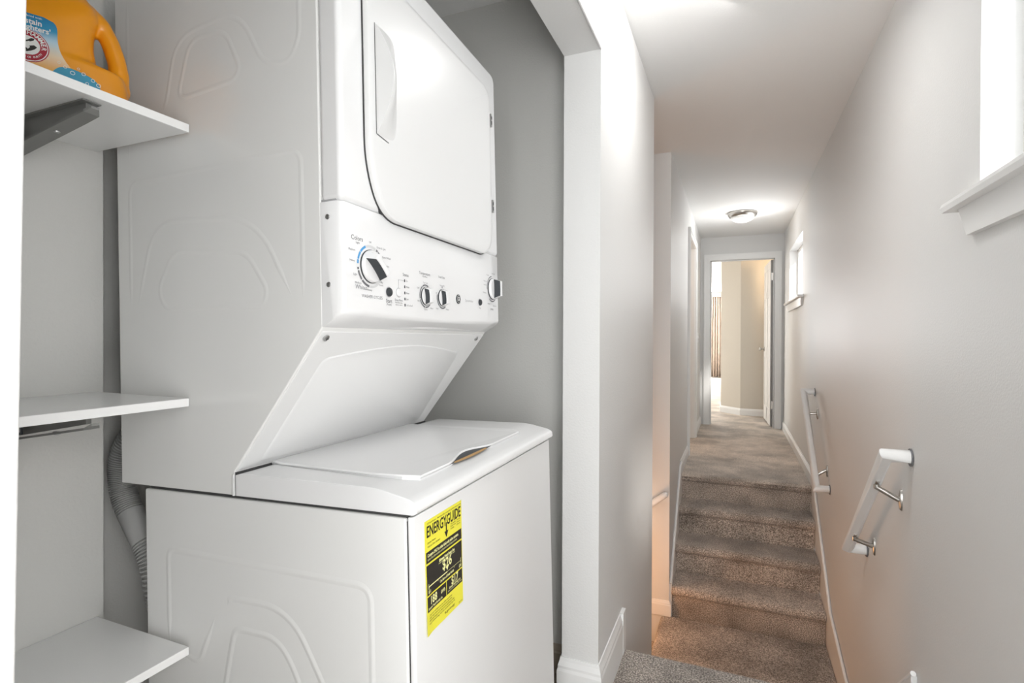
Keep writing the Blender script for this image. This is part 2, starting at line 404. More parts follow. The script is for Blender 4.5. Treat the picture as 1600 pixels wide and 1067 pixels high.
a = MB(); base_run(a, (-3.0, YS), (XL2, YS), (0, -1), LZ-.0, .10, ext=(0, 1)); 
struct(a, 'baseboard_stub', TRIM)
# stair skirts: sloping boards with a bevelled cap
def skirt(xw, sgn, top, dz=.5):
    a = MB(); d = .016
    pts = list(top)+[(top[-1][0], top[-1][1]-dz), (top[0][0], top[0][1]-dz)]
    a.prism(pts, 'X', xw, xw+sgn*d)
    # cap moulding
    a.tube([(xw+sgn*.010, y, z+.006) for y, z in top], .0085, 8)
    return a
sl = .80
a = skirt(XR, -1, [(4.41, -1.005), (3.62, -1.005-.79*.79), (3.12, -1.74), (2.98, -1.79), (2.9, -1.79)])
struct(a, 'trim_2', TRIM)
a = skirt(XL2, 1, [(4.46, -1.005), (4.36, -1.02), (3.715, -1.66)], .3)
struct(a, 'trim_3', TRIM)
a = skirt(XR, -1, [(2.05, -1.07), (2.9, -1.79)], .3); struct(a, 'trim_4', TRIM)

# ------------------------------------------------------------------ door casings
def casing(mb, ax, pos, out, a0, a1, ztop, zbot, w_=.07, d=.016):
    """flat casing with a raised outer band around an opening a0..a1 (along the wall)"""
    for (p0, p1, z0, z1, band) in ((a0-w_, a0, zbot, ztop+w_, 0), (a1, a1+w_, zbot, ztop+w_, 1), (a0, a1, ztop, ztop+w_, 2)):
        if ax == 'Y': mb.box(p0, p1, min(pos, pos+out*d), max(pos, pos+out*d), z0, z1)
        else: mb.box(min(pos, pos+out*d), max(pos, pos+out*d), p0, p1, z0, z1)
        d2 = d*1.5; e = .022; pos2 = pos+out*d
        q = (p0, p0+e, z0, z1) if band == 0 else ((p1-e, p1, z0, z1) if band == 1 else (p0, p1, z1-e, z1))
        if ax == 'Y': mb.box(q[0]+.001, q[1]-.001, min(pos2, pos+out*d2), max(pos2, pos+out*d2), q[2]+.001, q[3]-.001)
        else: mb.box(min(pos2, pos+out*d2), max(pos2, pos+out*d2), q[0]+.001, q[1]-.001, q[2]+.001, q[3]-.001)
a = MB(); casing(a, 'Y', YE, -1, -.282, .439, .955, FU, .074)
a.box(-.300, -.282, YE, YE+.12, FU, .955); a.box(.439, .457, YE, YE+.12, FU, .955); a.box(-.3, .457, YE, YE+.12, .955, .973)
a.box(.425, .439, YE+.03, YE+.045, FU, .955); a.box(-.282, -.268, YE+.03, YE+.045, FU, .955); a.box(-.282, .439, YE+.03, YE+.045, .941, .955)
struct(a, 'trim_5', TRIM)
a = MB(); casing(a, 'X', XL2, 1, 5.19, 6.06, .95, FU, .062)
a.box(XL2-.12, XL2, 5.17, 5.19, FU, .95); a.box(XL2-.12, XL2, 6.05, 6.07, FU, .95)
struct(a, 'trim_6', TRIM)
# near left jamb trim, close to the eye
a = MB(); a.add([(XI, .1583, FN), (XL+.012, .1583, FN), (XL+.012, .098, FN), (XI, .098, FN), (XI, .1903, .905), (XL+.012, .1903, .905), (XL+.012, .116, .905), (XI, .116, .905)],
                [(0, 1, 2, 3), (4, 7, 6, 5), (0, 4, 5, 1), (1, 5, 6, 2), (2, 6, 7, 3), (3, 7, 4, 0)])
struct(a, 'trim_7', PAINT, bevel=.004)

# open door leaf at the end of the hall
root = bpy.data.objects.new('door_1', None); COL.objects.link(root); loc = Vector((.43, YE+.12, FU)); root.location = loc+Vector((0, 0, ZO)); FRAMES['door_1'] = loc; root['kind'] = 'structure'
a = MB(); hx, hy = .434, YE+.115; L = .712
ang = R(93); u = Vector((math.cos(ang), math.sin(ang))); nn = Vector((-u.y, u.x))
def dl(s, t, z): q = Vector((hx, hy))+u*s+nn*t; return (q.x, q.y, z)
def dbox(mb, s0, s1, t0, t1, z0, z1):
    mb.add([dl(s, t, z) for z in (z0, z1) for t in (t0, t1) for s in (s0, s1)], [(0, 2, 3, 1), (4, 5, 7, 6), (0, 1, 5, 4), (2, 6, 7, 3), (0, 4, 6, 2), (1, 3, 7, 5)])
dbox(a, 0, L, .004, .031, FU+.012, .945)
for s0, s1, z0, z1 in ((0, .1, FU+.012, .945), (L-.1, L, FU+.012, .945), (.31, .40, FU+.012, .945), (.1, L-.1, FU+.012, FU+.2), (.1, L-.1, -.25, -.12), (.1, L-.1, .5, .58), (.1, L-.1, .85, .945)):
    dbox(a, s0, s1, 0, .035, z0, z1)
build(a, 'door_leaf', DOORW, root)
for s in (-1, 1):
    a = MB(); base = Vector(dl(.65, .0175+s*.0175, -.148)); n3 = Vector((nn.x, nn.y, 0))*s
    a.lathe([(.03, 0), (.03, .006), (.012, .012), (.01, .03), (.024, .038), (.028, .05), (.022, .062), (0.004, .066)], base, n3, 20)
    build(a, 'door_handle', NICKEL, root, smooth=True)
for z in (.74, -.81):
    a = MB(); a.box(.405, .438, YE+.070, YE+.074, z-.045, z+.045); a.tube([(.437, YE+.112, z-.047), (.437, YE+.112, z+.047)], .006, 10); a.box(.4365, .4388, YE+.07, YE+.112, z-.045, z+.045)
    for k in (-.03, 0, .03): a.lathe([(.004, 0), (.003, .001)], (.42, YE+.070, z+k), (0, -1, 0), 8)
    build(a, 'hinge', NICKEL, root)

# ------------------------------------------------------------------ handrails
def rail_section():
    pts = []
    for k in range(20):
        t = 2*math.pi*k/20; x = .021*math.cos(t); y = .024*math.sin(t)
        pts.append((x, max(y, -.018)))
    return pts
def bracket(root, wall, rail, up=(0, 0, 1), wn=(-1, 0, 0)):
    a = MB(); wv, rv, N = Vector(wall), Vector(rail), Vector(wn)
    T = N.cross(Vector((0, 0, 1)))
    pts = [(T*math.cos(q)*.014+Vector((0, 0, 1))*math.sin(q)*.038) for q in [2*math.pi*k/20 for k in range(20)]]
    a.add([wv+p for p in pts]+[wv+p*.9+N*.006 for p in pts]+[wv+p*.35+N*.01 for p in pts],
          [(i, (i+1) % 20, 20+(i+1) % 20, 20+i) for i in range(20)]+[(20+i, 20+(i+1) % 20, 40+(i+1) % 20, 40+i) for i in range(20)]+[tuple(range(40, 60))])
    mid = wv+N*.012
    a.tube([wv+N*.004, mid+Vector((0, 0, .002)), rv+Vector((0, 0, -.012)), rv+Vector((0, 0, -.004))], .009, 10, up=(0, 1, 0))
    b = build(a, 'bracket', NICKEL, root, smooth=True)
    return b
def handrail(label, pts, brs, wn, rdir):
    c = Vector(pts[len(pts)//2]); root = thing('handrail', c, label, 'handrail')
    a = MB(); a.tube(pts, 1, sec=rail_section()); build(a, 'rail', TRIM, root, bevel=.002, seg=2)
    for wall, rail in brs:
        b = bracket(root, wall, rail, wn=wn)
        s = MB(); rv = Vector(rail); d = Vector(rdir).normalized()
        s.tube([rv-d*.022+Vector((0, 0, 0)), rv+d*.022], .006, 8); 
        s.lathe([(.009, -.002), (.009, .008)], rv-Vector((0, 0, .010)), (0, 0, 1), 10)
        build(s, 'clamp', NICKEL, b, smooth=True)
    for e in (pts[0], pts[-1]):
        s = MB(); W = Vector(wn); s.tube([Vector(e)+W*.0005, Vector(e)+W*.004], .029, 16); build(s, 'end_cap', GAP if False else INK, root)
xr = XR-.072
handrail('short white handrail on the right wall, the nearer one, sloping down away from the viewer',
         [(XR-.001, 2.125, -.392), (xr, 2.125, -.392), (xr, 2.745, -.925), (XR-.001, 2.745, -.925)],
         [((XR, 2.231, -.562), (xr, 2.24, -.515)), ((XR, 2.607, -.86), (xr, 2.60, -.825))], (-1, 0, 0), (0, .76, -.65))
handrail('white handrail on the right wall climbing toward the small far window',
         [(XR-.001, 3.725, -.92), (xr, 3.725, -.92), (xr, 4.40, -.39), (XR-.001, 4.40, -.39)],
         [((XR, 3.826, -.828), (xr, 3.83, -.86)), ((XR, 4.256, -.53), (xr, 4.26, -.52))], (-1, 0, 0), (0, .78, .62))
root = thing('handrail', (-.5, YS-.06, -1.1), 'white handrail end poking out beside the stairwell opening, sloping down left', 'handrail')
a = MB(); a.tube([(-1.6, YS-.065, -2.0), (-.5, YS-.065, -1.105), (-.425, YS-.065, -1.045)], .021, 14); build(a, 'rail', TRIM, root, smooth=True)
a = MB(); a.tube([(-.425, YS-.065, -1.045), (-.410, YS-.065, -1.033), (-.404, YS-.065, -1.028)], [.021, .017, .006], 14); build(a, 'end_cap', TRIM, root, smooth=True)
bracket(root, (-.75, YS, -1.38), (-.75, YS-.065, -1.33), wn=(0, -1, 0))

# ------------------------------------------------------------------ ceiling lamp, curtain, switch
t = thing('ceiling_lamp', (.064, 5.76, C-.10), 'flush round ceiling lamp with nickel rim and frosted bowl near the hall end', 'lamp')
a = MB(); a.lathe([(.05, 0), (.137, 0), (.14, -.008), (.132, -.03), (.118, -.047), (.112, -.05), (.112, -.03)], (.064, 5.76, C), (0, 0, 1), 48, cap=False); build(a, 'lamp_pan', NICKEL, t, smooth=True)
a = MB(); a.lathe([(.114, -.042), (.108, -.058), (.088, -.076), (.055, -.09), (.02, -.096), (.001, -.0965)], (.064, 5.76, C), (0, 0, 1), 48, cap=False); build(a, 'glass_bowl', FROST, t, smooth=True)
t = thing('curtain', (-.45, 15.45, FU+.02), 'taupe floor length curtain beside the bright bedroom window', 'curtain')
a = MB(); n = 90; v = []; fc = []
for j, z in enumerate((FU+.02, -.4, .4, .95, 1.1)):
    for i in range(n+1):
        s_ = i/n; x = -.62+.42*s_ if j else -.62+.42*s_
        spread = (1-.25*abs(z-0)/1.2)
        v.append((-.41+(x+.41)*(1.08-.18*(j == 3)-.1*(j == 4)), 15.47+.035*math.sin(s_*44)+.012*math.sin(s_*17+j), z))
for j in range(4):
    for i in range(n): fc.append((j*(n+1)+i, j*(n+1)+i+1, (j+1)*(n+1)+i+1, (j+1)*(n+1)+i))
a.add(v, fc); cu = build(a, 'curtain_panel', CURT, t, smooth=True); m_ = cu.modifiers.new('s', 'SOLIDIFY'); m_.thickness = .004
a = MB(); a.tube([(-2.2, 15.47, 1.11), (-.2, 15.47, 1.11)], .012, 10); a.lathe([(.02, 0), (.02, .03)], (-.2, 15.47, 1.11), (1, 0, 0), 12)
a.box(-.25, -.23, 15.47, 15.6, 1.1, 1.12); build(a, 'curtain_rod', NICKEL, t)

t = thing('light_switch', (XL2, 6.5, -.05), 'small white light switch plate on the left wall just before the far doorway', 'switch')
a = MB(); a.box(XL2, XL2+.006, 6.463, 6.537, -.057, .057); build(a, 'switch_plate', TRIM, t, bevel=.002)
a = MB(); a.box(XL2+.006, XL2+.016, 6.495, 6.505, -.004, .014); build(a, 'toggle', TRIM, t)
# ------------------------------------------------------------------ closet shelves
def shelf(zt, label, tilt=0):
    root = thing('wall_shelf', ((SHW-.97)/2, .23, zt-.016), label, 'shelf', 'white closet shelves')
    x0, x1 = SHW+.001, -.969
    a = MB(); a.box(x0, x1, -.24, .709, zt-.016, zt); build(a, 'board', SHELF, root, bevel=.0012, seg=2)
    for yb in (.553, -.05):
        # pressed steel bracket: tapered arm, rolled lower edge, wall leg
        a = MB(); zb = zt-.0165
        prof = [(x0, zb), (-1.0, zb), (-1.0, zb-.012), (x0+.012, zb-.053), (x0+.004, zb-.16), (x0, zb-.16)]
        a.prism([(p[0], p[1]) for p in prof], 'Y', yb-.004, yb+.004)
        vs = []
        L_ = [(-.982, .006), (-.992, .012), (-1.03, .013), (x0+.012, .014)]
        zz = [zb-.010, zb-.0165, zb-.0225, zb-.056]
        for (x, hw), z in zip(L_, zz): vs += [(x, yb-hw, z), (x, yb+hw, z), (x, yb+hw, z-.004), (x, yb-hw, z-.004)]
        fs = [(0, 1, 2, 3), (12, 15, 14, 13)]
        for i in range(3):
            for k in range(4): fs.append((i*4+k, (i+1)*4+k, (i+1)*4+(k+1) % 4, i*4+(k+1) % 4))
        a.add(vs, fs)
        a.box(x0, x0+.004, yb-.014, yb+.014, zb-.17, zb)
        a.box(x0, -.99, yb-.014, yb+.014, zb-.002, zb)
        br = build(a, 'bracket', BRKT, root)
        a = MB(); a.lathe([(.006, 0), (.006, -.003), (.003, -.005)], (-1.09, yb, zb-.0325), (.25, 0, 1), 12); build(a, 'screw', STEEL, br, smooth=True)
        a = MB(); a.box(-1.19, -1.165, yb-.0155, yb-.0135, zb-.040, zb-.016); build(a, 'plug', DARK, br)
        a = MB(); a.box(-1.186, -1.169, yb-.0165, yb-.0152, zb-.036, zb-.020); build(a, 'insert', STEEL, br)
    return root
shelf(.406, 'white board shelf at the top of the closet, an orange bottle standing on it')
shelf(-.120, 'white board shelf at mid height in the closet, grey bracket just under it')
shelf(-.600, 'lowest white board shelf in the closet, empty and seen from above')

# ------------------------------------------------------------------ drain hose behind the machine
def bez(P, n=60):
    out = []
    for i in range(n+1):
        t = i/n; k = t*(len(P)-1); j = min(int(k), len(P)-2); f_ = k-j
        p0, p1, p2, p3 = [Vector(P[max(0, min(len(P)-1, q))]) for q in (j-1, j, j+1, j+2)]
        out.append(.5*((2*p1)+(-p0+p2)*f_+(2*p0-5*p1+4*p2-p3)*f_*f_+(-p0+3*p1-3*p2+p3)*f_**3))
    return out
t = thing('drain_hose', (-1.25, .79, -.62), 'grey corrugated hose looping down behind the stacked machine', 'hose')
C0 = [(-1.235, .80, -.10), (-1.262, .80, -.20), (-1.298, .79, -.27), (-1.306, .79, -.33), (-1.287, .79, -.385), (-1.245, .79, -.44), (-1.20, .79, -.50), (-1.17, .79, -.60)]
pth = bez(C0, 420)
a = MB(); pp = []; rr = []
for i, p in enumerate(pth):
    z = p.z; smooth_zone = -.465 < z < -.405
    rr.append(.0265 if smooth_zone else (.0270 if i % 5 in (0, 1, 2) else .0222)); pp.append(p)
a.tube(pp, rr, 18, up=(0, 1, 0)); build(a, 'hose_tube', HOSE, t, smooth=True, angle=12)

# ------------------------------------------------------------------ detergent bottle
def bottle():
    bx, by, bz = -1.128, .562, .4065
    W_ = Vector((.444, .896, 0)); D_ = Vector((.896, -.444, 0))      # width axis and the way the label faces
    t = thing('detergent_bottle', (bx, by, bz), 'orange laundry detergent bottle with moulded handle on the top shelf', 'bottle')
    def P(w_, d, h): q = Vector((bx, by, bz))+W_*w_+D_*d; return (q.x, q.y, q.z+h)
    def sec(h):      # left, right half-extents and half depth at height h
        k = [(0, -.105, .104, .046), (.012, -.113, .113, .052), (.05, -.115, .113, .052), (.075, -.115, .106, .052), (.083, -.115, .066, .052), (.12, -.115, .061, .051),
             (.15, -.113, .064, .049), (.165, -.11, .07, .046), (.185, -.1, .066, .041), (.20, -.07, .055, .035), (.212, -.04, .042, .03), (.222, -.025, .036, .028), (.235, -.022, .034, .027)]
        for i in range(len(k)-1):
            if k[i][0] <= h <= k[i+1][0]:
                f_ = (h-k[i][0])/(k[i+1][0]-k[i][0]); f_ = f_*f_*(3-2*f_)
                return [k[i][j]*(1-f_)+k[i+1][j]*f_ for j in (1, 2, 3)]
        return k[-1][1:]
    a = MB(); n = 40; hs = [0, .004, .012, .03, .05, .065, .075, .083, .095, .11, .13, .15, .165, .175, .185, .195, .203, .212, .222, .235]; vs = []
    for h in hs:
        l, r_, d = sec(h); c = (l+r_)/2; hw = (r_-l)/2
        for k in range(n):
            q = 2*math.pi*k/n; cx, sx = math.cos(q), math.sin(q)
            vs.append(P(c+hw*math.copysign(abs(cx)**.62, cx), d*math.copysign(abs(sx)**.62, sx), h))
    fs = [(i*n+k, i*n+(k+1) % n, (i+1)*n+(k+1) % n, (i+1)*n+k) for i in range(len(hs)-1) for k in range(n)]
    fs += [tuple(range(n))[::-1], tuple((len(hs)-1)*n+k for k in range(n))]
    a.add(vs, fs)
    hp = [(.02, .188), (.045, .186), (.066, .174), (.082, .152), (.092, .125), (.098, .1), (.099, .075), (.097, .05)]
    ph = bez([P(w_, 0, h) for w_, h in hp], 26)
    a.tube(ph, [.020]*6+[.0175]*4+[.0155]*10+[.017]*4+[.02]*3, 16, up=D_)
    b = build(a, 'bottle_body', ORANGE, t, smooth=True)
    m = b.modifiers.new('r', 'REMESH'); m.mode = 'VOXEL'; m.voxel_size = .0032; m.use_smooth_shade = True
    s = b.modifiers.new('s', 'SMOOTH'); s.iterations = 8; s.factor = .5
    a = MB(); cap = [(.029, .228), (.036, .229), (.036, .262), (.033, .268), (.028, .270)]
    c = Vector(P(.006, 0, 0)); rib = []
    a.lathe(cap, c, (0, 0, 1), 40); build(a, 'cap', NAVY, t, smooth=True)
    def front(w_, h, e):
        l, r_, d = sec(h); c = (l+r_)/2; hw = (r_-l)/2; u_ = min(.98, abs((w_-c)/hw))
        # |cos|^.62,|sin|^.62 superellipse
        p = 2/.62
        return d*(1-u_**p)**(1/p)+e
    def patch(poly, e, m, name, par):
        # triangulated fan of short strips: clip the outline into a fine grid
        a = MB(); us = [p[0] for p in poly]; vs_ = [p[1] for p in poly]
        nu, nv = 26, 26; u0, u1, v0, v1 = min(us), max(us), min(vs_), max(vs_)
        rows = []
        for j in range(nv+1):
            y = v0+(v1-v0)*j/nv; y = min(max(y, v0+1e-6), v1-1e-6); xs = []
            for i in range(len(poly)):
                p, q = poly[i], poly[(i+1) % len(poly)]
                if (p[1] <= y < q[1]) or (q[1] <= y < p[1]): xs.append(p[0]+(q[0]-p[0])*(y-p[1])/(q[1]-p[1]))
            rows.append((y, min(xs), max(xs)))
        pts = [P(x0+(x1-x0)*i/nu, front(x0+(x1-x0)*i/nu, y, e), y) for y, x0, x1 in rows for i in range(nu+1)]
        a.add(pts, [(j*(nu+1)+i, j*(nu+1)+i+1, (j+1)*(nu+1)+i+1, (j+1)*(nu+1)+i) for j in range(nv) for i in range(nu)])
        return build(a, name, m, par, smooth=True)
    lab = rpoly([(-.105, .026), (.015, .026), (.045, .038), (.010, .078), (.010, .133), (-.105, .133)], [.01, .01, .02, .03, .018, .01])
    m = bpy.data.materials.new('sunburst_label_print'); m.use_nodes = True; nt = m.node_tree; bs = nt.nodes['Principled BSDF']; bs.inputs['Roughness'].default_value = .4
    g = nt.nodes.new('ShaderNodeTexCoord'); sp = nt.nodes.new('ShaderNodeSeparateXYZ'); nt.links.new(g.outputs['Object'], sp.inputs[0])
    r_ = nt.nodes.new('ShaderNodeValToRGB'); nt.links.new(sp.outputs['Z'], r_.inputs[0])
    e = r_.color_ramp.elements; e[0].position = .02; e[0].color = (.86, .33, .01, 1); e[1].position = .135; e[1].color = (.015, .2, .42, 1)
    for pz, cc in ((.045, (.86, .42, .08, 1)), (.07, (.85, .68, .48, 1)), (.095, (.5, .68, .78, 1)), (.112, (.03, .3, .52, 1))):
        q = e.new(pz); q.color = cc
    nt.links.new(r_.outputs[0], bs.inputs['Base Color'])
    lb = patch(lab, .0013, m, 'front_label', t)
    patch(rpoly([(.0, .022), (.066, .022), (.070, .038), (.058, .05), (.03, .058), (.012, .056), (.0, .04)], .008), .0018, mat('bubble_label_print', (.05, .33, .5), .4), 'lower_label', t)
    circ = lambda cx, cy_, r__, n_=36: [(cx+r__*math.cos(2*math.pi*k/n_), cy_+r__*math.sin(2*math.pi*k/n_)) for k in range(n_)]
    CX, CY_ = -.028, .078
    patch(circ(CX, CY_, .0275), .0020, LRED, 'emblem_rim', lb); patch(circ(CX, CY_, .0262), .0024, LWHITE, 'emblem_border', lb)
    patch(circ(CX, CY_, .0250), .0028, LRED, 'emblem_ring', lb); patch(circ(CX, CY_, .0158), .0032, LWHITE, 'emblem_disc', lb)
    a = MB()
    fn = lambda cx, cy_, rot=0, e=.0038: (lambda u, v: (lambda w_, h: P(w_, front(w_, h, e), h))(cx+u*math.cos(rot)-v*math.sin(rot), cy_+u*math.sin(rot)+v*math.cos(rot)))
    for i, ch in enumerate('ARM & HAMMER'):
        an = R(188-i*17.3); put_text(a, ch, .0088, fn(CX+.0203*math.cos(an), CY_+.0203*math.sin(an), an-math.pi/2), bold=.0002)
    for i, ch in enumerate('STANDARD OF PURITY'):
        an = R(212+i*6.8); put_text(a, ch, .0042, fn(CX+.0203*math.cos(an), CY_+.0203*math.sin(an), an+math.pi/2), bold=.0001)
    put_text(a, 'stain', .0128, fn(-.0205, .1185), 'CENTER', .9, .0003)
    put_text(a, "fighters'", .0128, fn(-.0170, .1085), 'CENTER', .9, .0003)
    put_text(a, 'formulated with', .005, fn(-.026, .1275)); put_text(a, 'powerful clean', .004, fn(-.022, .1020))
    put_text(a, 'y', .0128, fn(-.043, .1185), 'CENTER', .9, .0003); put_text(a, '&', .0128, fn(-.054, .1085), 'CENTER', .9, .0003)
    build(a, 'label_lettering', LWHITE, lb)
    a = MB()     # arm and hammer picture: raised forearm, fist, hammer
    F = lambda p: P(p[0], front(p[0], p[1], .0038), p[1])
    def pl(pts): a.add([F((CX+x, CY_+y)) for x, y in pts], [tuple(range(len(pts)))])
    pl([(-.004, .0035), (.005, .0085), (.0035, .0105), (-.0055, .0055)]); pl([(.0025, .006), (.0075, .009), (.0085, .0125), (.0045, .0125), (.001, .0095)])
    pl([(.002, -.001), (.008, .0015), (.012, -.001), (.009, -.005), (.0045, -.0085), (-.001, -.0115), (-.003, -.0105), (.001, -.006), (.003, -.003)])
    pl([(-.0075, .002), (-.005, .0025), (-.004, -.003), (.001, -.0075), (-.0005, -.010), (-.006, -.006)])
    build(a, 'emblem_drawing', BLK, lb)
    a = MB()
    for x, y, r__ in ((.045, .053, .003), (.03, .05, .0035), (.058, .046, .003), (.066, .04, .0035), (.02, .057, .0025), (.012, .062, .002), (.038, .06, .002), (-.002, .064, .0016), (.05, .038, .0025)):
        c1 = circ(x, y, r__, 14); c2 = circ(x, y, r__*.72, 14)
        a.add([P(p[0], front(p[0], p[1], .0026), p[1]) for p in c1+c2], [(i, (i+1) % 14, 14+(i+1) % 14, 14+i) for i in range(14)])
    build(a, 'bubble_print', LWHITE, t)
bottle()

# ------------------------------------------------------------------ stacked washer and dryer (local frame, slightly tipped back on its feet)
MM = Matrix(((0.99939, -0.02084, -0.02799), (0.02093, 0.99978, 0.00291), (0.02792, -0.00349, 0.99960)))
P0 = Vector((-.480, .7357, -.2907))
mach = bpy.data.objects.new('stacked_washer_dryer', None); COL.objects.link(mach)
mach.matrix_world = Matrix.Translation(P0+Vector((0, 0, ZO))) @ MM.to_4x4()
tag(mach, 'tall white stacked washer and dryer unit standing in the laundry closet', 'washer dryer')
FRAMES[mach.name] = Vector((0, 0, 0))
def sub(*a, **k): return build(*a, **k)
WD, WW = .69, .735
# lower cabinet
a = MB(); a.box(-.640, -.014, 0, WW, -.86, -.006); sub(a, 'washer_cabinet', PANELSIDE, mach, bevel=.004)
a = MB(); a.prism(rpoly([(-.010, 0), (0, 0), (0, WW), (-.010, WW)], [0, .009, .009, 0], 4), 'Z', -.86, -.0035); a2 = sub(a, 'front_panel', ENAMEL, mach, bevel=.002)
a = MB(); a.box(-.0145, -.0095, .004, WW-.004, -.858, -.012); sub(a, 'panel_seam', GAP, mach)
a = MB(); a.box(-.63, -.012, .006, WW-.006, -.008, .0015); sub(a, 'top_seam', GAP, mach)
for x, y in ((-.06, .06), (-.06, .67), (-.58, .06), (-.58, .67)):
    zf = (-1.189-P0.z-.0279*x+.0035*y)/.9996
    a = MB(); a.lathe([(.02, 0), (.02, .012), (.008, .016), (.008, -.86-zf)], (x, y, zf+.0005), (0, 0, 1), 16); sub(a, 'levelling_foot', GAP, mach, smooth=True)
# dryer body side profile with the sloping neck
prof = [(-.712, .0), (-.392, .0), (-.388, .004), (-.388, .046), (-.176, .311), (-.176, 1.052), (-.712, 1.052)]
a = MB(); a.prism(prof, 'Y', 0, WD); sub(a, 'dryer_cabinet', PANELSIDE, mach, bevel=.0035)
# embossed ribs of the side sheets
def emboss(name, paths, par, wd=.0075, ht=.0007, y=0.0):
    a = MB()
    for pth, closed in paths:
        P_ = [Vector(p) for p in pth]; n = len(P_); vs = []
        sec = [(-wd, 0), (-wd*.55, ht*.35), (-wd*.15, ht*.95), (wd*.15, ht*.95), (wd*.55, ht*.35), (wd, 0)]
        for i, p in enumerate(P_):
            d = (P_[(i+1) % n]-P_[i-1]) if closed or 0 < i < n-1 else (P_[1]-P_[0] if i == 0 else P_[-1]-P_[-2])
            d.normalize(); nr = Vector((-d.y, d.x)); k = 1 if closed else min(1, min(i, n-1-i)/2.0)
            for s, h in sec: q = p+nr*s*max(k, .05); vs.append((q.x, y-h*max(k, 0)+.0001, q.y))
        m = len(sec); fs = []
        for i in range(n if closed else n-1):
            j = (i+1) % n
            for k in range(m-1): fs.append((i*m+k, j*m+k, j*m+k+1, i*m+k+1))
        a.add(vs, fs)
    return sub(a, name, PANELSIDE, par, smooth=True)
def fine(pts, r, closed=True):
    p = rpoly(pts, r, 8, closed); out = []
    for i in range(len(p) if closed else len(p)-1):
        a_, b_ = Vector(p[i]), Vector(p[(i+1) % len(p)]); k = max(1, int((b_-a_).length/.03))
        for j in range(k): out.append(tuple(a_.lerp(b_, j/k)))
    if not closed: out.append(p[-1])
    return out
emboss('side_embossing', [
    (fine([(-.672, .352), (-.672, .628), (-.217, .630), (-.217, .345)], [.0, .03, .03, 0], False), False),
    (fine([(-.655, .355), (-.60, .54), (-.325, .520), (-.235, .355)], [.02, .07, .08, .02], False), False),
    (fine([(-.59, .40), (-.545, .475), (-.35, .458), (-.30, .385), (-.31, .355), (-.57, .36)], .03), True),
    (fine([(-.59, .715), (-.555, .785), (-.53, .90), (-.36, .915), (-.30, .80), (-.24, .79), (-.216, .83), (-.216, 1.03)], [.0, .02, .06, .06, .04, .02, .03, 0], False), False),
    (fine([(-.527, .775), (-.49, .888), (-.395, .885), (-.358, .805), (-.375, .785)], [.03, .035, .03, .025, .02]), True),
    (fine([(-.672, .66), (-.672, 1.03)], 0, False), False)], mach)
emboss('side_embossing', [
    (fine([(-.573, -.325), (-.573, -.122), (-.085, -.128), (-.085, -.80)], [0, .02, .03, 0], False), False),
    (fine([(-.570, -.315), (-.49, -.333), (-.44, -.225)], [0, .02, 0], False), False),
    (fine([(-.415, -.212), (-.405, -.195), (-.262, -.192), (-.16, -.36), (-.10, -.60)], [0, .02, .07, .05, 0], False), False),
    (fine([(-.395, -.25), (-.29, -.250), (-.245, -.31), (-.22, -.40), (-.43, -.40), (-.41, -.31)], [.02, .04, .04, .03, .03, .03]), True),
    ], mach, wd=.008, ht=.0012, y=0)
# slope panel (underside of dryer, above lid)
n_s = Vector((.265, 0, -.212)).normalized(); d_s = Vector((.212, 0, .265)).normalized()
B0 = Vector((-.390, 0, .048))
def SP(s, y, h): q = B0+d_s*s+n_s*h; return (q.x, y, q.z)
Ls = .332
a = MB(); 
a.add([SP(s, y, h) for h in (-.004, .004) for y in (.004, WD-.002) for s in (0, Ls)], [(0, 2, 3, 1), (4, 5, 7, 6), (0, 1, 5, 4), (2, 6, 7, 3), (0, 4, 6, 2), (1, 3, 7, 5)])
sp = sub(a, 'neck_panel', ENAMEL, mach, bevel=.003)
# raised inner field of the neck panel with a crescent grip hollow at its top
a = MB(); 
inner = []
ol = [(.012, .05), (.27, .05)]+[(.27+.028*math.sin(math.pi*k/16), .05+(WD-.15)*k/16) for k in range(1, 16)]+[(.27, WD-.09), (.012, WD-.05)]
ol = rpoly(ol, [.01, .02]+[0]*15+[.02, .01], 5)
for h, g in ((.0038, 1.0), (.0064, .98)):
    c = Vector((sum(p[0] for p in ol)/len(ol), sum(p[1] for p in ol)/len(ol)))
    inner += [SP(c.x+(p[0]-c.x)*g, c.y+(p[1]-c.y)*g, h) for p in ol]
k = len(ol); a.add(inner, [tuple(range(k, 2*k))]+[(i, (i+1) % k, k+(i+1) % k, k+i) for i in range(k)])
sub(a, 'neck_field', ENAMEL, mach, smooth=True)
for y in (.022, WD-.04):
    a = MB(); a.lathe([(.0065, 0), (.0065, .003), (.004, .0045)], SP(Ls-.014, y, .004), n_s, 14)
    a.box(0, 0, 0, 0, 0, 0) if False else None
    s_ = sub(a, 'screw', STEEL, mach, smooth=True)
    a = MB(); c = Vector(SP(Ls-.014, y, .0087)); 
    for q in (Vector((0, 1, 0)), d_s): 
        o_ = n_s.cross(q)*.0008; a.add([c-q*.004-o_, c+q*.004-o_, c+q*.004+o_, c-q*.004+o_], [(0, 1, 2, 3)])
    sub(a, 'screw_slot', GAP, s_)
# work top frame: bevelled ring around the recessed lid
prof = [(-.383, .001), (.004, .001), (.010, .006), (.008, .020), (-.004, .027), (-.068, .041), (-.36, .044), (-.372, .043), (-.383, .040)]
TX0, TX1, TY0, TY1 = -.34, -.030, .070, .665
a = MB()
a.prism(rpoly(prof, [0, .004, .004, .005, .01, .02, .004, .004, 0], 4), 'Y', -.004, WW+.004)
top = sub(a, 'work_top', PLASTIC, mach, bevel=.006, angle=50)
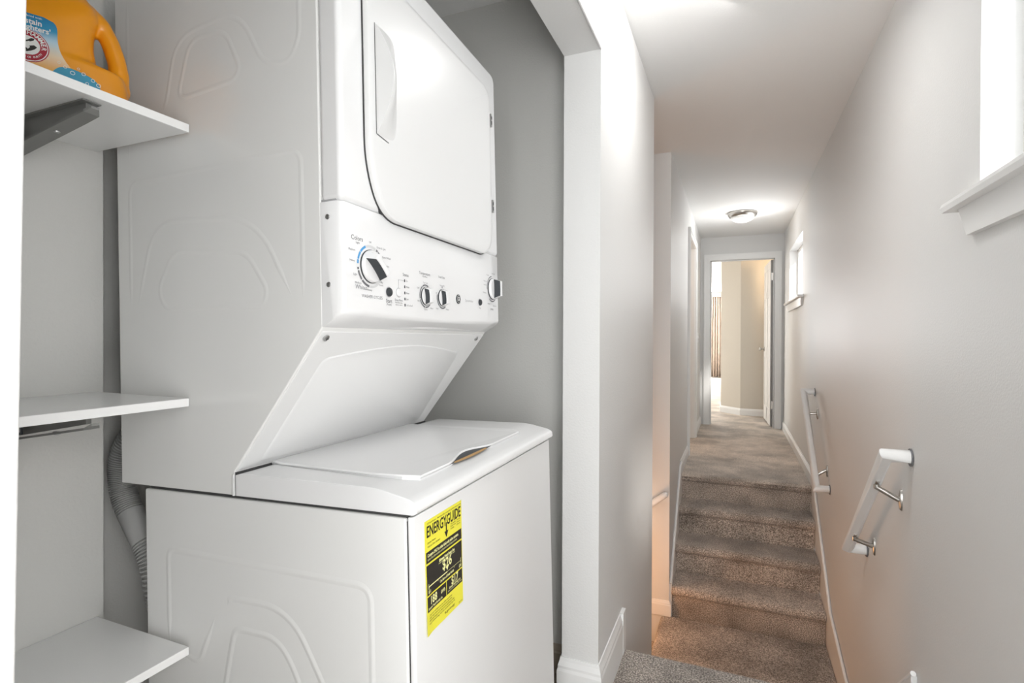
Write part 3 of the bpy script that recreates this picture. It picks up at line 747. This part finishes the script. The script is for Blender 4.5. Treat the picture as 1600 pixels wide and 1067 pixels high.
# washer lid: slightly raised slab with a finger notch in its front edge
def lidz(x): return .0435 if x < -.068 else .0435-(x+.068)*.2
front_e = []
for k_ in range(33):
    y = .085+(.585-.085)*k_/32
    x = -.036
    n_ = max(0, 1-((y-.300)/.115)**2)
    if abs(y-.300) < .115: x -= .020*(math.sin((1-abs(y-.300)/.115)*math.pi/2)**2)
    front_e.append((x, y))
lid = [(-.352, .075), (-.11, .055), (-.060, .063)]+front_e+[(-.055, .597), (-.33, .590), (-.384, .6), (-.384, .085)]
a = MB(); k = len(lid)
cx_, cy_ = -.2, .33
def ring(g, z): return [(cx_+(p[0]-cx_)*g, cy_+(p[1]-cy_)*g, lidz(p[0])+z) for p in lid]
a.add(ring(1, -.006)+ring(1, .003)+ring(.992, .0052)+ring(.955, .0050), [(i, (i+1) % k, k+(i+1) % k, k+i) for i in range(k)]+[(k+i, k+(i+1) % k, 2*k+(i+1) % k, 2*k+i) for i in range(k)]+[(2*k+i, 2*k+(i+1) % k, 3*k+(i+1) % k, 3*k+i) for i in range(k)]+[tuple(range(3*k, 4*k))])
lid_o = sub(a, 'washer_lid', PLASTIC, mach, smooth=True, angle=20)
a = MB(); a.add([(cx_+(p[0]-cx_)*1.008, cy_+(p[1]-cy_)*1.006, lidz(p[0])+.0009) for p in lid], [tuple(range(k))]); sub(a, 'lid_seam', INKL, mach)
# finger notch hollow in front of the lid with cardboard seen inside
nk = [(-.0370, .19)]+[(-.036-.020*math.sin((1-abs(y-.300)/.115)*math.pi/2)**2-.001, y) for y in [.19+.22*i/18 for i in range(1, 18)]]+[(-.037, .41)]
fr = [(-.037+.007*math.sin(math.pi*i/18), .19+.22*i/18) for i in range(19)]
a = MB(); a.add([(p[0], p[1], lidz(p[0])+.0012) for p in nk]+[(p[0], p[1], lidz(p[0])+.0012) for p in fr[::-1]], [tuple(range(38))]); sub(a, 'finger_notch', DARK, mach)
a = MB(); pts = [(-.0335+.0055*math.sin(math.pi*i/18)-.0, .19+.20*i/18) for i in range(2, 17)]; pts2 = [(p[0]-.009*math.sin(math.pi*(i+2)/18)**.5, p[1]) for i, p in enumerate(pts)]
a.add([(p[0], p[1], lidz(p[0])+.0024) for p in pts]+[(p[0], p[1], lidz(p[0])+.0022) for p in pts2[::-1]], [tuple(range(30))]); sub(a, 'cardboard_packing', CARD, mach, label='brown cardboard showing in the lid notch')

# hinge strip between neck panel and lid, little ledge at left
a = MB(); a.box(-.388, -.372, .10, .60, .040, .0465); sub(a, 'hinge_strip', PLASTIC, mach, bevel=.002)
a = MB(); a.box(-.3885, -.3835, .0005, WD-.002, .001, .044); sub(a, 'corner_gap', GAP, mach)
a = MB(); a.box(-.3925, -.3885, -.0035, .01, .0, .041); sub(a, 'edge_flange', ENAMEL, mach, bevel=.0012)

# dryer bezel
FX = -.130
bz = rpoly([(0, .5312), (WD, .5312), (WD, 1.058), (0, 1.058)], [0, 0, .03, .03], 6)
a = MB(); a.prism([(p[0], p[1]) for p in bz], 'X', -.1765, FX); sub(a, 'dryer_front', PLASTIC, mach, bevel=.010, seg=5, angle=60)
a = MB(); a.box(-.176, FX-.014, .003, WD-.003, .5296, .5345); sub(a, 'bezel_seam', INKL, mach)
# control panel with a bowed lower edge
a = MB(); N = 24; vs = []; 
rows = [(-.176, lambda s: .3115), (-.150, lambda s: .3235-.004*math.sin(math.pi*s)), (-.136, lambda s: .333-.006*math.sin(math.pi*s)), (FX-.0015, lambda s: .3375-.008*math.sin(math.pi*s)), (FX, lambda s: .345-.008*math.sin(math.pi*s)), (FX, lambda s: .44), (FX, lambda s: .5275), (FX-.002, lambda s: .5298), (-.176, lambda s: .5298)]
for x, zf in rows:
    for i in range(N+1):
        s = i/N; y = s*WD; xx = x
        e = min(y, WD-y)
        if x > -.17 and e < .0001: xx = x-.010 if x > -.14 else x-.004
        vs.append((xx, y, zf(s)))
    # side rounding rows handled by an extra column close to the edge
m = N+1; fs = [(j*m+i, j*m+i+1, (j+1)*m+i+1, (j+1)*m+i) for j in range(len(rows)-1) for i in range(N)]
fs += [tuple(j*m for j in range(len(rows))), tuple(j*m+N for j in range(len(rows)))[::-1]]
fs += [((len(rows)-1)*m+i, (len(rows)-1)*m+i+1, i+1, i) for i in range(N)]
# pull the second column towards the edge for a tight round
for j in range(len(rows)):
    v = vs[j*m+1]; vs[j*m+1] = (v[0], .008, v[2]); v = vs[j*m+N-1]; vs[j*m+N-1] = (v[0], WD-.008, v[2])
a.add(vs, fs); cp = sub(a, 'control_panel', PLASTIC, mach, smooth=True, angle=40)
for z in (.503, .385):
    a = MB(); a.lathe([(.0045, 0), (.0045, .0015), (.003, .0025)], (-.160, 0, z), (0, -1, 0), 12); sub(a, 'screw', STEEL, mach, smooth=True)
# door of the dryer: dark gap ring and slab
door = rpoly([(.066, .612), (.108, .5225), (.585, .5225), (.625, .56), (.625, .97), (.595, .99), (.10, .99), (.066, .96)], [.10, .05, .06, .04, .05, .03, .04, .04], 8)
# slight downward bow of the bottom edge
door = [(y, z-(.008*math.sin(math.pi*min(1, max(0, (y-.108)/.49)))) if z < .535 else z) for y, z in door]
def scaled(pts, d):
    n = len(pts); out = []
    for i in range(n):
        p = Vector(pts[i]); t_ = (Vector(pts[(i+1) % n])-Vector(pts[i-1])).normalized(); nr = Vector((t_.y, -t_.x)); out.append(tuple(p+nr*d))
    return out
a = MB(); a.prism(scaled(door, .0022), 'X', FX-.004, FX+.0022); sub(a, 'door_gap', GAP, mach)
a = MB(); k = len(door); vs = []
for d, x in ((0, FX-.002), (0, FX+.0085), (-.0015, FX+.0115), (-.005, FX+.0130), (-.012, FX+.0130)): vs += [(x, p[0], p[1]) for p in scaled(door, d)]
a.add(vs, [(j*k+i, j*k+(i+1) % k, (j+1)*k+(i+1) % k, (j+1)*k+i) for j in range(4) for i in range(k)]+[tuple(range(4*k, 5*k))])
dd = sub(a, 'dryer_door', ENAMEL, mach, smooth=True, angle=30)
# pull handle
a = MB(); X0 = FX+.013; nz, ny = 40, 14; vs = []; sd = []
for i in range(nz+1):
    q = i/nz; z = .672+(.882-.672)*q; h = .040*math.sin(math.pi*q)**.9 if 0 < i < nz else 0
    sd += [(X0-.001, .087, z), (X0-.001+h, .0885, z)]
    for j in range(ny+1):
        t_ = j/ny; vs.append((X0-.001+h*(.5+.5*math.cos(math.pi*t_)), .0885+.075*t_, z))
a.add(sd, [(2*i, 2*i+1, 2*i+3, 2*i+2) for i in range(nz)])
m = ny+1; a.add(vs, [(i*m+j, i*m+j+1, (i+1)*m+j+1, (i+1)*m+j) for i in range(nz) for j in range(m-1)]); sub(a, 'door_handle', ENAMEL, dd, smooth=True, angle=35)
a = MB(); a.box(X0-.0005, X0+.0006, .0855, .0868, .672, .880); a.add([(X0+.0008, .087, .673), (X0+.0008, .125, .668), (X0+.0008, .125, .6665), (X0+.0008, .087, .6712)], [(0, 1, 2, 3)]); sub(a, 'handle_gap', GAP, dd)
for z in (.905, .663):
    a = MB(); a.box(FX, FX+.0142, .6265, .6340, z-.018, z+.018); h_ = sub(a, 'hinge', STEEL, mach)
    a = MB(); a.box(FX+.0142, FX+.0150, .6280, .6315, z-.012, z-.002); a.box(FX+.0142, FX+.0150, .6280, .6315, z+.003, z+.011); sub(a, 'hinge_slot', GAP, h_)

# ---- controls
FXo = FX+.0004
def pl(cy, cz, e=0): return lambda u, v: (FXo+e, cy+u, cz+v)
def arc(mb, cy, cz, r0, r1, a0, a1, x=FX+.0006, n=14):
    vs = []
    for i in range(n+1):
        t = R(a0+(a1-a0)*i/n); 
        vs += [(x, cy+r0*math.cos(t), cz+r0*math.sin(t)), (x, cy+r1*math.cos(t), cz+r1*math.sin(t))]
    mb.add(vs, [(2*i, 2*i+1, 2*i+3, 2*i+2) for i in range(n)])
def ringprint(name, cy, cz, r, w_, segs, m):
    a = MB()
    for a0, a1 in segs: arc(a, cy, cz, r-w_/2, r+w_/2, a0, a1)
    sub(a, name, m, cp, kind='stuff')
def knob(name, cy, cz, r, ang, label):
    a = MB(); a.lathe([(r*1.03, 0), (r*1.03, .0025)], (FX+.0003, cy, cz), (1, 0, 0), 40); k0 = sub(a, name, DARK, mach, smooth=True, label=label)
    q_ = 1 if r > .025 else .5
    a = MB(); a.lathe([(r, .002), (r*.99, .007*q_), (r*.93, .0095*q_), (r*.5, .0105*q_), (.0005, .0105*q_)], (FX, cy, cz), (1, 0, 0), 40, cap=False); sub(a, 'knob_disc', PLASTIC, k0, smooth=True)
    # grip blade, long axis at angle ang (deg from +Y), curved waist
    ca, sa = math.cos(R(ang)), math.sin(R(ang)); hw = .0085*r/.03 if r > .025 else .0105
    def G(l, t, h): return (FX+h, cy+l*ca-t*sa, cz+l*sa+t*ca)
    a = MB(); n = 12; top = []; bot = []; H = .030 if r > .025 else .0165
    for i in range(n+1):
        s = -1+2*i/n; wl = hw*(1.0-.25*(1-s*s)); bot.append((s*r*.95, wl)); top.append((s*r*.72, wl*.8))
    vs = [G(l, t, .009*q_) for l, t in bot]+[G(l, -t, .009*q_) for l, t in bot[::-1]]+[G(l, t, H) for l, t in top]+[G(l, -t, H) for l, t in top[::-1]]
    k = 2*(n+1); a.add(vs, [(i, (i+1) % k, k+(i+1) % k, k+i) for i in range(k)]+[tuple(range(k, 2*k))]); sub(a, 'knob_grip', PLASTIC, k0, bevel=.0015, seg=2, angle=50)
    a = MB(); vs = []
    for i in range(n+1):
        (l0, t0), (l1, t1) = bot[i], top[i]; vs += [G(l0*.96, t0+.0009, .0105*q_), G(l1*.98, t1+.0009, H-.0015)]
    a.add(vs, [(2*i, 2*i+1, 2*i+3, 2*i+2) for i in range(n)]); sub(a, 'grip_inlay', DARK, k0)
    return k0
K1 = (.078, .424); knob('control_knob', K1[0], K1[1], .0300, 138, 'large washer cycle dial at the left of the panel')
ringprint('dial_ring', *K1, .0375, .0045, [(112, 140), (142, 165), (167, 178)], BLUE)
ringprint('dial_ring', *K1, .0375, .0045, [(188, 194), (197, 224), (227, 262)], INK)
ringprint('dial_ring', *K1, .0375, .0045, [(22, 30), (32, 52), (54, 62)], INK)
ringprint('dial_ring', *K1, .0375, .0045, [(66, 110), (266, 330)], mat('faint_grey_print', (.62, .62, .62), .6))
K2 = (.274, .384); K3 = (.349, .386)
for K, sg in ((K2, [(62, 118), (122, 195), (200, 262), (266, 318)]), (K3, [(86, 94), (165, 235), (238, 305)])):
    knob('control_knob', K[0], K[1], .0195, 96, 'small selector knob left of the other' if K is K2 else 'small selector knob beside the round emblem')
    ringprint('dial_ring', *K, .0243, .0032, sg, INK)
K4 = (.640, .432); knob('control_knob', K4[0], K4[1], .0290, 90, 'dryer dial at the far right end of the panel')
ringprint('dial_ring', *K4, .0350, .0028, [(95, 150), (152, 185), (235, 305)], INK)
for (cy, cz, r, nm) in ((.1345, .3815, .0085, 'start'), (.556, .389, .008, 'dryer')):
    a = MB(); a.lathe([(r, 0), (r, .003), (r*.9, .0045), (r*.5, .0055), (.0003, .0058)], (FX, cy, cz), (1, 0, 0), 24, cap=False); sub(a, 'push_button', DARK, mach, smooth=True)
    a = MB(); arc(a, cy, cz, r+.0002, r+.0018, 0, 360, n=32); sub(a, 'button_ring', INKL, mach)
a = MB(); a.lathe([(.0085, 0), (.0085, .003), (.0075, .0042), (.0003, .0046)], (FX, .169, .3835), (1, 0, 0), 24, cap=False); b_ = sub(a, 'push_button', PLASTIC, mach, smooth=True, label='white rinse button')
a = MB(); arc(a, .169, .3835, .0086, .0096, 0, 360, n=32); sub(a, 'button_ring', INKL, b_)
a = MB()
for z in (.4095, .397, .3845, .372, .3595): a.box(FX, FX+.0009, .1900, .1925, z-.0027, z+.0027)
sub(a, 'status_lights', DARK, cp)
a = MB(); T = lambda b, s, y, z, al='CENTER', sx=1, bo=0: put_text(a, b, s, pl(y, z), al, sx, bo)
T('Colors', .0120, .040, .4700); T('Whites', .0115, .050, .3830); T('Start', .0105, .135, .3640, bo=.0001); T('(Pause)', .006, .135, .3575)
T('Status', .0090, .196, .4215); T('Temperature', .0088, .272, .4330); T('Wash/Rinse', .0045, .272, .4265); T('Load Size', .0078, .348, .4335)
T('WASHER CYCLES', .0082, .082, .3680)
T('Off', .0052, .078, .4690); T('Light', .0056, .0470, .4625, 'RIGHT'); T('Medium', .0056, .0340, .4480, 'RIGHT'); T('Heavy', .0056, .0320, .4290, 'RIGHT')
T('Light', .0056, .0385, .4050, 'RIGHT'); T('Medium', .0056, .0500, .3905, 'RIGHT'); T('Heavy', .0056, .0740, .3805); T('Drain & Spin', .0056, .0980, .4630, 'LEFT'); T('Speed Wash', .0056, .1150, .4470, 'LEFT')
T('Active', .0056, .1230, .4310, 'LEFT'); T('Casuals', .0056, .1170, .4140, 'LEFT'); T('Bulky', .0056, .1040, .3980, 'LEFT'); T('Items', .0056, .1040, .3925, 'LEFT')
T('Deep Rinse', .0062, .169, .3680); T('Push after cycle', .0042, .169, .3630); T('starts to select', .0042, .169, .3585)
for s_, z in (('On', .4095), ('Wash', .397), ('Rinse', .3845), ('Spin', .372), ('Lid Locked', .3595)): T(s_, .0054, .1960, z, 'LEFT')
T('Tap Cold', .0050, .274, .4130); T('Cold', .0050, .2480, .4000, 'RIGHT'); T('Hot', .0050, .2480, .3720, 'RIGHT'); T('Colors', .0050, .2740, .3550); T('Warm', .0050, .2930, .3585, 'LEFT')
T('Precise Fill', .0050, .349, .4140); T('Large', .0050, .3300, .3600, 'RIGHT'); T('Medium', .0050, .3650, .3600, 'LEFT'); T('Off', .0046, .322, .395)
T('Stop', .0062, .556, .3740); T('Cotton', .0052, .612, .4690); T('Air Fluff', .0062, .650, .4760); T('More Dry', .0050, .604, .4500, 'RIGHT'); T('Less Dry', .0050, .602, .4400, 'RIGHT')
T('Delicates', .0058, .600, .4180, 'RIGHT'); T('Medium', .0048, .615, .3890); T('Easy Care', .0055, .656, .3850); T('DRYER', .0068, .636, .3740)
sub(a, 'panel_lettering', INK, cp, kind='stuff')
a = MB(); put_text(a, 'Spacemaker', .0095, pl(.492, .3885)); 
for p, q in (((.169, .3935), (.169, .4095)), ((.169, .4095), (.187, .4095))):
    (y0, z0), (y1, z1) = p, q; a.box(FX+.0002, FX+.0007, y0-.0003, y1+.0003, z0-.0003, z1+.0003)
sub(a, 'pale_lettering', INKL, cp, kind='stuff')
# round emblem
a = MB(); a.lathe([(.0115, 0), (.0115, .0015), (.0105, .002), (.0005, .002)], (FX, .430, .3885), (1, 0, 0), 32, cap=False); em = sub(a, 'round_emblem', DARK, mach, smooth=True)
a = MB(); arc(a, .430, .3885, .0090, .0097, 0, 360, x=FX+.0023, n=32); put_text(a, 'GE', .0125, lambda u, v: (FX+.0024, .430+u, .3885+v), 'CENTER', .8, .0002)
for q in range(4):
    t_ = R(45+90*q); arc(a, .430+.0078*math.cos(t_), .3885+.0078*math.sin(t_), .0012, .0017, 0, 270, x=FX+.0023, n=10)
sub(a, 'emblem_letters', LWHITE, em)
# rating sticker and crescent under the panel
def UP(y, s, h=.0006): x = -.176+.046*s; z = .3115+(.3375-.3115)*s-.008*s*math.sin(math.pi*y/WD)-h; return (x, y, z)
a = MB(); a.add([UP(.022, .25), UP(.052, .25), UP(.052, .62), UP(.022, .62)], [(0, 1, 2, 3)]); rs = sub(a, 'rating_sticker', LWHITE, cp)
a = MB()
for y0, y1, s0, s1 in ((.023, .0275, .27, .6), (.046, .0485, .27, .6), (.033, .042, .35, .5)): a.add([UP(y0, s0, .001), UP(y1, s0, .001), UP(y1, s1, .001), UP(y0, s1, .001)], [(0, 1, 2, 3)])
sub(a, 'sticker_print', INK, rs)
a = MB(); vs = []; n = 20
for i in range(n+1):
    y = .17+.42*i/n; d = math.sin(math.pi*i/n); vs += [UP(y, .10, .0005), UP(y, .10+.30*d, .004*d+.0005), UP(y, .10+.42*d, .0005)]
a.add(vs, [(3*i+j, 3*i+j+1, 3*i+j+4, 3*i+j+3) for i in range(n) for j in range(2)]); sub(a, 'underside_rib', PLASTIC, cp, smooth=True)

# ---- energy label
EY0, EY1, EZ1, EZ0 = .0345, .170, -.0215, -.2135
EW, EH = EY1-EY0, EZ1-EZ0
def curl(u, v): return .0008+.004*max(0, .14-u)/.14*max(0, v-.35)
def EP(u, v, e=0): return (curl(u, v)+e, EY0+u*EW, EZ1-v*EH)
def egrid(mb, u0, u1, v0, v1, e, n=6):
    vs = [EP(u0+(u1-u0)*i/n, v0+(v1-v0)*j/n, e) for j in range(n+1) for i in range(n+1)]
    mb.add(vs, [(j*(n+1)+i, j*(n+1)+i+1, (j+1)*(n+1)+i+1, (j+1)*(n+1)+i) for j in range(n) for i in range(n)])
a = MB(); egrid(a, 0, 1, 0, 1, 0, 14); es = sub(a, 'energy_label', YEL, mach, label='yellow and black energy guide label')
es.modifiers.new('s', 'SOLIDIFY').thickness = .0004
a = MB(); egrid(a, .02, .98, .275, .375, .0003); egrid(a, .02, .98, .392, .655, .0003); egrid(a, .02, .515, .668, .80, .0003); egrid(a, .53, .98, .668, .80, .0003)
ET = lambda b, s, u, v, al='LEFT', sx=1, bo=0: put_text(a, b, s, lambda x, y: EP(u+x/EW, v-y/EH, .0006), al, sx, bo)
ET('ENERGYGUIDE', .0270, .5, .105, 'CENTER', .70, .0005)
a.add([EP(.535, .12, .0006), EP(.56, .12, .0006), EP(.56, .2, .0006), EP(.60, .2, .0006), EP(.5475, .26, .0006), EP(.495, .2, .0006), EP(.535, .2, .0006)], [tuple(range(7))])
ET('U.S. Government', .0042, .05, .028); ET('Federal law prohibits removal of this label before consumer purchase.', .0040, .98, .028, 'RIGHT', .8)
ET('Clothes Washer', .0044, .05, .20); ET('Capacity Class: Standard', .0044, .05, .232)
for i, s_ in enumerate(('Top Loading', 'Model Series', 'Capacity')): ET(s_, .0040, .66, .165+.022*i); ET('3.8 cubic', .0040, .84, .165+.022*i)
for i, s_ in enumerate(('Your cost will depend on your utility rates and use.', 'Cost range based only on standard capacity models.', 'Estimated energy cost is based on six wash loads a week', 'and a national average electricity cost and natural gas cost.')): ET('• '+s_, .0046, .05, .835+.024*i, 'LEFT', .85)
ET('ftc.gov/energy', .0066, .60, .945, 'CENTER'); ET('(Part No.)', .0036, .97, .975, 'RIGHT')
sub(a, 'label_black_print', BLK, es)
a = MB(); PY = mat('pale_yellow_print', (.86, .84, .38), .5)
ET('Compare ONLY to other labels with yellow numbers.', .0078, .05, .310, 'LEFT', .66, .00025); ET('Labels with yellow numbers are based on the same test procedures.', .0056, .05, .345, 'LEFT', .7)
ET('Estimated Yearly Energy Cost', .0070, .55, .425, 'CENTER', .68, .0003); ET('(when used with an electric water heater)', .0048, .55, .448, 'CENTER', .75)
ET('$26', .0250, .55, .497, 'CENTER', .92, .0005)
a.add([EP(.515, .535, .0006), EP(.585, .535, .0006), EP(.55, .57, .0006)], [(0, 1, 2)])
egrid(a, .06, .55, .578, .588, .0006); egrid(a, .55, .94, .581, .584, .0006); egrid(a, .055, .066, .555, .605, .0006); egrid(a, .934, .943, .555, .605, .0006)
egrid(a, .30, .306, .585, .60, .0006); egrid(a, .74, .746, .585, .60, .0006)
ET('$11', .0072, .05, .628, 'LEFT', .8, .0002); ET('$38', .0072, .95, .628, 'RIGHT', .8, .0002); ET('Cost Range of Similar Models', .0064, .54, .620, 'CENTER', .68, .0002)
ET('188', .0190, .09, .718, 'LEFT', .85, .0004); ET('kWh', .0095, .37, .722, 'LEFT', .8, .0002); ET('Estimated Yearly Electricity Use', .0058, .04, .775, 'LEFT', .66, .00015)
ET('$17', .0200, .755, .708, 'CENTER', .88, .0004); ET('Estimated Yearly Energy Cost', .0056, .755, .752, 'CENTER', .66, .00015); ET('(when used with a natural gas water heater)', .0042, .755, .775, 'CENTER', .72)
sub(a, 'label_yellow_print', PY, es)
